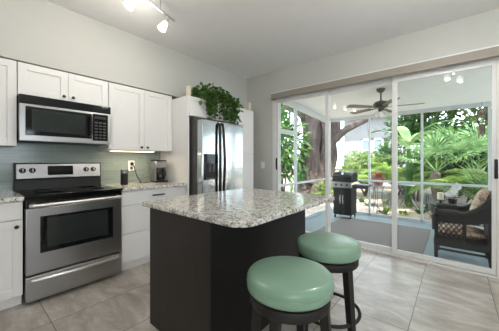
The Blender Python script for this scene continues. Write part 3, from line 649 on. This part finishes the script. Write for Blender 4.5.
# side table with candle and orchid
tx, ty = -.06, 4.95
st = empty('wicker_side_table', (tx, ty, PZ), 'small dark wicker side table behind the armchair', 'table')
MB().lathe((tx, ty, PZ + .53), [(0, -.10), (.25, -.10), (.27, -.09), (.27, .02), (.26, .03), (0, .03)], 28).build('tabletop', 'wicker', st)
MB().lathe((tx, ty, PZ + .02), [(.19, 0), (.16, .2), (.15, .35), (.19, .41), (.17, .41), (.13, .35), (.14, .2), (.17, 0)], 28).build('pedestal', 'wicker', st)
MB().lathe((tx, ty, PZ), [(.20, 0), (.20, .03), (.1, .03)], 28).build('foot', 'wicker', st)
TZ = PZ + .56
cd = empty('candle', (-.175, 4.86, TZ), 'cream pillar candle on a dark holder on the side table', 'candle')
MB().lathe((-.175, 4.86, TZ), [(.06, 0), (.05, .015), (.02, .03), (.02, .05), (.055, .065), (.055, .07), (0, .07)], 20).build('holder', 'blk', cd)
MB().lathe((-.175, 4.86, TZ + .07), [(.042, 0), (.042, .10), (.038, .105), (0, .10)], 20).build('wax', 'cream', cd)
orc = empty('orchid', (-.03, 4.88, TZ), 'white potted orchid in bloom on the side table', 'plant')
MB().lathe((-.03, 4.88, TZ), [(.045, 0), (.06, .08), (.062, .09), (.052, .09)], 20).build('pot', 'blk', orc)
MB().tube([(-.03, 4.88, TZ + .08), (-.05, 4.86, TZ + .2), (-.04, 4.85, TZ + .28), (0, 4.84, TZ + .29)], .004, 6).build('stem', 'vine', orc)
random.seed(2)
lf = MB()
for k in range(5): a = k * 1.3; lf.leaf((-.03, 4.88, TZ + .09), (math.cos(a), math.sin(a), .5), (0, 0, 1), .16, .05, .2)
lf.build('leaves', 'gC', orc, smooth=False)
for k in range(7):
    c = Vector((-.075 + .018 * k + random.uniform(-.02, .02), 4.85 + random.uniform(-.03, .03), TZ + .13 + .03 * k - (.02 if k > 5 else 0)))
    fl = MB()
    for j in range(5):
        a = 2 * math.pi * j / 5 + .3 * k; fl.leaf(c, (math.cos(a), -.25, math.sin(a)), (0, -1, 0), .06, .056, 0, .1, .55)
    fl.build('blossom', 'petal', orc, smooth=False)

# wind chime
wx, wy = .355, 5.83
wc = empty('wind_chime', (wx, wy, 2.12), 'round wooden wind chime hanging from the patio beam', 'wind chime')
MB().tube([(wx, wy, 2.215), (wx, wy, 2.10)], .003, 5).tube([(wx, wy, 2.21), (wx, LY - .03, 2.21)], .003, 5).build('cord', 'blk', wc)
MB().lathe((wx, wy + .02, 2.05), [(0, 0), (.055, 0), (.062, .012), (.062, .03), (.04, .036), (0, .03)], 28, (0, -1, 0)).build('disc', 'driftwood', wc)
MB().lathe((wx, wy - .014, 2.05), [(.026, 0), (.022, .008), (0, .012)], 20, (0, -1, 0)).build('medallion', 'beige', wc)
MB().box(wx - .05, wx + .05, wy - .012, wy + .012, 1.945, 1.965).box(wx - .045, wx + .045, wy - .012, wy + .012, 1.86, 1.875).tube([(wx - .03, wy, 2.0), (wx - .03, wy, 1.86)], .002, 4).tube([(wx + .03, wy, 2.0), (wx + .03, wy, 1.86)], .002, 4).build('crossbar', 'driftwood', wc)
for k in range(4):
    xx = wx - .036 + .024 * k; zt = 1.84; MB().cyl((xx, wy, zt), (xx, wy, zt - .21 + .03 * (k % 2)), .012, n=8).tube([(xx, wy, 1.862), (xx, wy, zt)], .002, 4).build('chime_tube', 'driftwood', wc)

# ================================================================== GARDEN
GZ = -.12
struct('garden_ground', MB().box(-30, 30, 6.02, 40, GZ - .1, GZ).box(-30, -2.6, -2, 6.02, GZ - .1, GZ), 'ground')
rnd = random.Random(11)
def blob(mb, c, rx, ry, rz_, n, L, flat=.2, shell=.45):
    for _ in range(n):
        th = rnd.uniform(0, 2 * math.pi); u = rnd.uniform(-.7, 1); s = math.sqrt(1 - u * u); r = rnd.uniform(shell, 1)
        o = Vector((s * math.cos(th), s * math.sin(th), u)); p = Vector(c) + Vector((o.x * rx, o.y * ry, o.z * rz_)) * r
        dv = o + Vector((rnd.uniform(-.8, .8), rnd.uniform(-.8, .8), rnd.uniform(-.7, .7) - flat))
        l_ = L * rnd.uniform(.7, 1.3); mb.leaf(p, dv, o + Vector((0, -.3, .8)), l_, l_ * rnd.uniform(.35, .5), .15)
def shrub(label, x, y, rx, h, n, L, m, cat='shrub', group=None):
    s = empty('shrub', (x, y, GZ), label, cat, group)
    mb = MB(); blob(mb, (x, y, GZ + h * .55), rx, rx * .8, h * .55, n, L)
    for k in range(3): blob(mb, (x + rnd.uniform(-.6, .6) * rx, y + rnd.uniform(-.5, .3) * rx, GZ + h * rnd.uniform(.35, .85)), rx * .55, rx * .5, h * .3, n // 4, L)
    sm = MB()
    for k in range(6): sm.tube([(x, y, GZ), (x + rnd.uniform(-.2, .2) * rx, y + rnd.uniform(-.2, .2) * rx, GZ + h * .3), (x + rnd.uniform(-.7, .7) * rx, y + rnd.uniform(-.6, .6) * rx, GZ + h * .8)], [.03, .02, .008], 6)
    sm.build('stem', 'ptrunk', s); tag(mb.build('foliage', m, s, smooth=False), kind='stuff'); return s
def fan_palm(label, x, y, th, fronds, L, seed, m='fpalm'):
    r = random.Random(seed); s = empty('fan_palm', (x, y, GZ), label, 'palm')
    pts = [(x + .05 * math.sin(i), y, GZ + th * i / 6) for i in range(7)]
    MB().tube(pts, [.13, .12, .115, .11, .11, .12, .10], 10).build('trunk', 'ptrunk', s)
    top = Vector(pts[-1])
    for (az, el, pl) in fronds:
        mb = MB(); a, e = R(az), R(el)
        d_ = Vector((math.cos(a) * math.cos(e), math.sin(a) * math.cos(e), math.sin(e)))
        mid = top + d_ * pl * .6; hub = top + d_ * pl - Vector((0, 0, .12 * pl))
        mb.tube([top, mid, hub], [.018, .014, .010], 6)
        dd = (hub - mid).normalized(); side = dd.cross(Vector((0, 0, 1))).normalized(); up = side.cross(dd)
        for k in range(22):
            b_ = R(-140 + 280 * k / 21); ll = L * (1 - .28 * abs(b_) / R(135)) * r.uniform(.93, 1.05)
            dr_ = dd * math.cos(b_) + side * math.sin(b_) + up * (.12 + .1 * r.random())
            mb.leaf(hub, dr_, up, ll, 0.05 * L / .7, .12 + .1 * abs(math.sin(b_)), .35, .5)
        mb.build('frond', m, s, smooth=False)
    return s
def areca(label, x, y, n, L, seed, m='apalm', h0=.1, name='feather_palm'):
    r = random.Random(seed); s = empty(name, (x, y, GZ), label, 'palm'); sm = MB()
    for k in range(4): sm.tube([(x + r.uniform(-.12, .12), y + r.uniform(-.12, .12), GZ), (x + r.uniform(-.2, .2), y + r.uniform(-.2, .2), GZ + h0 + .3)], .03, 7)
    sm.build('stem', 'ptrunk', s)
    for k in range(n):
        a = 2 * math.pi * k / n + r.uniform(-.3, .3); ll = L * r.uniform(.75, 1.1); e = r.uniform(50, 78)
        d_ = Vector((math.cos(a), math.sin(a), 0)); p = Vector((x, y, GZ + h0 + .2)); el = R(e); pts = [p]; dirs = []
        N = 12
        for i in range(N):
            dv = d_ * math.cos(el) + Vector((0, 0, 1)) * math.sin(el); p = p + dv * ll / N; el -= R(r.uniform(6, 11)); pts.append(p); dirs.append(dv)
        mb = MB().tube(pts, [.012 - .0007 * i for i in range(N + 1)], 5); sd = d_.cross(Vector((0, 0, 1)))
        for i in range(2, N + 1):
            for q in (0, .5):
                pp = pts[i - 1].lerp(pts[i], q); t_ = (i + q) / N; lw = ll * .36 * math.sin(math.pi * min(1, .18 + .8 * t_)) + .06
                for sg in (-1, 1): mb.leaf(pp, sd * sg + dirs[i - 1] * .75 + Vector((0, 0, .1)), (0, 0, 1), lw, .045, .3, .2)
        mb.build('frond', m, s, smooth=False)
    return s
def banana(label, x, y, h, leaves, seed):
    r = random.Random(seed); s = empty('banana_plant', (x, y, GZ), label, 'plant')
    MB().tube([(x, y, GZ), (x + .03, y, GZ + h * .5), (x, y, GZ + h)], [.11, .09, .05], 10).build('stem', 'gB', s)
    for (az, el, L, W) in leaves:
        a = R(az); d_ = Vector((math.cos(a), math.sin(a), 0)); e = R(el); p = Vector((x, y, GZ + h)); N = 12; pts = [p]
        for i in range(N): p = p + (d_ * math.cos(e) + Vector((0, 0, math.sin(e)))) * (L / N); e -= R(7); pts.append(p)
        sd = d_.cross(Vector((0, 0, 1))); mb = MB(); vs = []
        for i, q in enumerate(pts):
            t = i / N; wd = W * .5 * (0 if t < .12 else math.sin(math.pi * min(1, .08 + .92 * (t - .12) / .88)) ** .5) + .012
            vs += [q - sd * wd + Vector((0, 0, .12 * wd)), q, q + sd * wd + Vector((0, 0, .12 * wd))]
        fs = []
        for i in range(N): fs += [(3 * i, 3 * i + 1, 3 * i + 4, 3 * i + 3), (3 * i + 1, 3 * i + 2, 3 * i + 5, 3 * i + 4)]
        mb.add(vs, fs); mb.build('leaf', 'ban', s)
    return s
def tree(label, x, y, h, rx, n, L, m, tr=.14):
    s = empty('tree', (x, y, GZ), label, 'tree'); MB().tube([(x, y, GZ), (x + .15, y, GZ + h * .35), (x - .1, y + .1, GZ + h * .75)], [tr, tr * .8, tr * .4], 10).build('trunk', 'bark', s)
    mb = MB()
    for k in range(7): blob(mb, (x + rnd.uniform(-.6, .6) * rx, y + rnd.uniform(-.5, .5) * rx, GZ + h * rnd.uniform(.42, .9)), rx * .6, rx * .6, h * .2, n // 7, L, shell=.3)
    tag(mb.build('foliage', m, s, smooth=False), kind='stuff'); return s

# neighbour house
hs = empty('house', (-4.3, 17.5, GZ), 'pale grey house with white-trimmed windows beyond the garden', 'house')
HX0, HX1, HY = -6.0, -2.7, 17.5
MB().box(HX0, HX1, HY, HY + 5, GZ, 4.3).build('wall', 'house', hs)
MB().prism([(HY - .5, 4.2), (HY + 2.5, 5.6), (HY + 5.5, 4.2), (HY + 5.5, 4.35), (HY + 2.5, 5.8), (HY - .5, 4.35)], HX0 - .4, HX1 + .4, lambda y, z, x: (x, y, z)).build('roof', 'hroof', hs)
box('eave', 'white', hs, HX0 - .4, HX1 + .4, HY - .55, HY - .48, 4.1, 4.4)
for x in (-4.5, -3.82):
    wn = MB().box(x - .31, x + .31, HY - .05, HY, 1.15, 1.25).box(x - .31, x + .31, HY - .05, HY, 2.55, 2.65).box(x - .31, x - .23, HY - .05, HY, 1.15, 2.65).box(x + .23, x + .31, HY - .05, HY, 1.15, 2.65).box(x - .27, x + .27, HY - .04, HY, 1.86, 1.92).build('window', 'white', hs)
    box('pane', 'pane', wn, x - .24, x + .24, HY - .02, HY - .01, 1.24, 2.56)
box('shutter', 'shut', hs, -3.46, -3.24, HY - .05, HY, 1.2, 2.65)

# banyan at left
bt = empty('banyan_tree', (-4.0, 8.7, GZ), 'large reddish-brown banyan trunk outside the left screen', 'tree')
r_ = random.Random(5); tk = MB()
for k in range(11):
    bx, by = -4.1 + r_.uniform(-.65, .55), 8.7 + r_.uniform(-.4, .5)
    pts = [Vector((bx + r_.uniform(-.25, .25), by - .2, GZ))]
    for i in range(1, 9): pts.append(Vector((bx * .75 - 4.05 * .25 + .10 * math.sin(i * 1.3 + k) + .045 * i * (1 if k % 2 else .3), by + .08 * math.cos(i + k), GZ + i * .5)))
    tk.tube(pts, [.30, .22, .20, .19, .19, .18, .18, .17, .16], 9)
tk.build('trunk', 'bark', bt)
MB().tube([(-3.9, 8.7, 1.2), (-3.45, 8.8, 1.9), (-3.0, 8.9, 2.3), (-2.4, 9.1, 2.6), (-1.7, 9.4, 3.1)], [.24, .17, .12, .09, .06], 10).build('branch', 'bark', bt)
MB().tube([(-4.2, 8.8, 2.6), (-4.9, 9.0, 3.2), (-5.8, 9.3, 3.6)], [.22, .16, .1], 10).build('branch', 'bark', bt)
shade_crown = MB()  # unseen crown, spread sunward to shade the trunk and left garden
for c in ((-4.3, 9.0, 4.6), (-3.0, 8.4, 4.9), (-5.4, 9.2, 4.4), (-2.9, 7.4, 5.0), (-3.9, 7.0, 4.6), (-2.2, 8.9, 5.0), (-4.9, 7.9, 4.8)): blob(shade_crown, c, 1.2, 1.1, .6, 420, .34)
tag(shade_crown.build('foliage', 'gB', bt, smooth=False), kind='stuff')

# left garden
shrub('bright leafy shrub close outside the left screen door', -4.0, 6.3, .8, 2.9, 700, .20, 'gB')
shrub('tall dark shrub beside the banyan trunk', -5.2, 8.0, 1.0, 3.4, 700, .22, 'gB')
shrub('low leafy shrub at the foot of the banyan', -3.2, 7.6, .4, .6, 220, .14, 'gA')
tree('leafy tree behind the banyan at far left', -8.5, 12.0, 6, 2.6, 1800, .34, 'gB')
# centre
areca('yellow-green feather palm behind the gas grill', -2.55, 9.8, 16, 1.7, 21)
areca('bright feather palm in front of the grey house', -1.6, 11.0, 16, 1.8, 22)
areca('small feather palm left of the centre door post', -1.05, 9.6, 13, 1.3, 23)
shrub('rounded light green shrub below the house windows', -3.4, 12.5, 1.2, 1.7, 800, .20, 'gA')
shrub('mid green shrub below the dark shutter', -2.3, 13.5, 1.2, 2.0, 800, .22, 'gB')
tree('slender tree at the left corner of the grey house', -6.6, 15.0, 5.4, 1.3, 900, .26, 'gB')
# right
banana('banana plant with broad pale leaves right of the door post', -1.07, 8.7, 1.7, [(160, 62, 1.5, .30), (60, 60, 1.3, .30), (-30, 58, 1.2, .28), (10, 70, 1.5, .30), (215, 40, 1.1, .26), (120, 75, 1.4, .30)], 3)
fan_palm('fan palm with pale spread fronds near the screen post', -.34, 7.6, 1.05, [(262, 80, .62), (205, 52, .85), (325, 52, .8), (165, 30, .7), (20, 40, .7), (90, 60, .8)], .70, 31)
fan_palm('tall fan palm at right behind the wind chime', 0.45, 8.0, 1.15, [(262, 80, .60), (205, 55, .9), (325, 52, .8), (165, 30, .8), (20, 40, .7), (90, 60, .9)], .80, 32)
fan_palm('low fan palm behind the wicker armchair', .55, 7.0, .35, [(200, 38, .7), (160, 30, .75), (260, 50, .6), (320, 40, .6), (230, 66, .7), (20, 50, .6)], .62, 33)
areca('deep green feather palm arching behind the armchair', .35, 6.75, 9, 1.35, 34, 'apalm', .35)
areca('tall yellow-green feather palm behind the fan palms', 1.2, 9.6, 16, 2.6, 35, 'apalm', .6)
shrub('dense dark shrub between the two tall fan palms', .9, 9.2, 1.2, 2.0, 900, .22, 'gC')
shrub('dark shrub behind the banana plant', -.3, 10.6, 1.2, 2.2, 900, .24, 'gB')
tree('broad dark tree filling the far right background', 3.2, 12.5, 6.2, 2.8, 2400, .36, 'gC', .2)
tree('light green tree behind the fan palms at right', 1.0, 13.8, 5.6, 2.3, 3600, .38, 'gA', .18)
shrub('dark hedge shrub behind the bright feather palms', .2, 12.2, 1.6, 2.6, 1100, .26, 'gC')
tree('leafy tree at the right corner of the grey house', -1.1, 14.6, 5.2, 1.5, 2800, .34, 'gB', .14)
# small ground plants
sp = [(-1.9, 7.7), (-1.35, 7.3), (-.95, 7.0), (-.65, 7.4), (-1.6, 8.4), (-.3, 6.9), (-2.3, 8.3), (-.15, 7.3), (-1.0, 8.2), (-.55, 8.0), (-1.3, 6.75)]
nm = ['farthest left behind the grill', 'right of the grill shelf', 'left of the centre door post', 'behind the centre door post', 'under the feather palm', 'left of the armchair',
      'in the shade behind the grill', 'near the armchair table', 'under the garden table', 'beside the garden chair', 'nearest the patio edge']
for i, (x, y) in enumerate(sp):
    g_ = MB(); L = rnd.uniform(.22, .36)
    for k in range(26):
        a = rnd.uniform(0, 6.28); g_.leaf((x + rnd.uniform(-.08, .08), y + rnd.uniform(-.08, .08), GZ), (math.cos(a), math.sin(a), rnd.uniform(.5, 1.6)), (0, 0, 1), L * rnd.uniform(.6, 1.1), .06, .25)
    tag(g_.build('ground_plant', 'gA' if i % 3 else 'gB', None, smooth=False), 'small leafy ground plant ' + nm[i], 'plant', 'ground plants in the leaf litter')
# bromeliad on stand
bx, by = -1.50, 6.9
br_ = empty('potted_bromeliad', (bx, by, GZ), 'red bromeliad in a terracotta pot on a metal stand', 'plant')
for k in range(3):
    a = R(30 + 120 * k); MB().tube([(bx + .16 * math.cos(a), by + .16 * math.sin(a), GZ), (bx + .08 * math.cos(a), by + .08 * math.sin(a), GZ + .4), (bx + .13 * math.cos(a), by + .13 * math.sin(a), GZ + .68)], .010, 6).build('stand_leg', 'gmetal', br_)
MB().lathe((bx, by, GZ + .67), [(.15, 0), (.15, .015), (0, .015)], 20).build('stand_plate', 'gmetal', br_)
MB().lathe((bx, by, GZ + .685), [(.09, 0), (.135, .17), (.145, .17), (.145, .20), (.12, .20), (.11, .15)], 24).build('pot', 'terra', br_)
lf = MB()
for k in range(34):
    a = rnd.uniform(0, 6.28); lf.leaf((bx, by, GZ + .86), (math.cos(a), math.sin(a), rnd.uniform(.5, 2.2)), (0, 0, 1), rnd.uniform(.22, .36), .05, .2)
lf.build('leaves', 'red', br_, smooth=False)
# garden table and chairs
qx, qy = -.98, 7.9
gt = empty('garden_table', (qx, qy, GZ), 'round grey metal garden table among the plants', 'table')
MB().lathe((qx, qy, GZ + .66), [(0, 0), (.38, 0), (.39, .012), (.38, .025), (0, .025)], 28).build('tabletop', 'gmetal', gt)
for k in range(4):
    a = R(45 + 90 * k); MB().tube([(qx + .34 * math.cos(a), qy + .34 * math.sin(a), GZ), (qx + .1 * math.cos(a), qy + .1 * math.sin(a), GZ + .35), (qx + .28 * math.cos(a), qy + .28 * math.sin(a), GZ + .66)], .012, 6).build('leg', 'gmetal', gt)
def gchair(label):
    s = empty('garden_chair', (0, 0, 0), label, 'chair', 'metal garden chairs')
    MB().box(-.2, .2, -.2, .2, .42, .44).build('seat', 'gmetal', s, .01)
    for x in (-.18, .18):
        for y in (-.18, .18): MB().tube([(x * 1.1, y * 1.1, 0), (x, y, .43)], .011, 6).build('leg', 'gmetal', s)
    b_ = MB().tube([(-.19, .19, .43), (-.19, .22, .85), (-.1, .23, .92), (.1, .23, .92), (.19, .22, .85), (.19, .19, .43)], .012, 6)
    for x in (-.1, 0, .1): b_.tube([(x, .195, .44), (x, .225, .90)], .006, 5)
    b_.build('backrest', 'gmetal', s); return s
c1 = gchair('grey metal garden chair at left of the garden table'); c2 = copy_tree(c1); c2['label'] = 'grey metal garden chair at right of the garden table'
c1.location = (-1.62, 7.85, GZ); c1.rotation_euler.z = R(95); c2.location = (-.38, 8.05, GZ); c2.rotation_euler.z = R(-80)
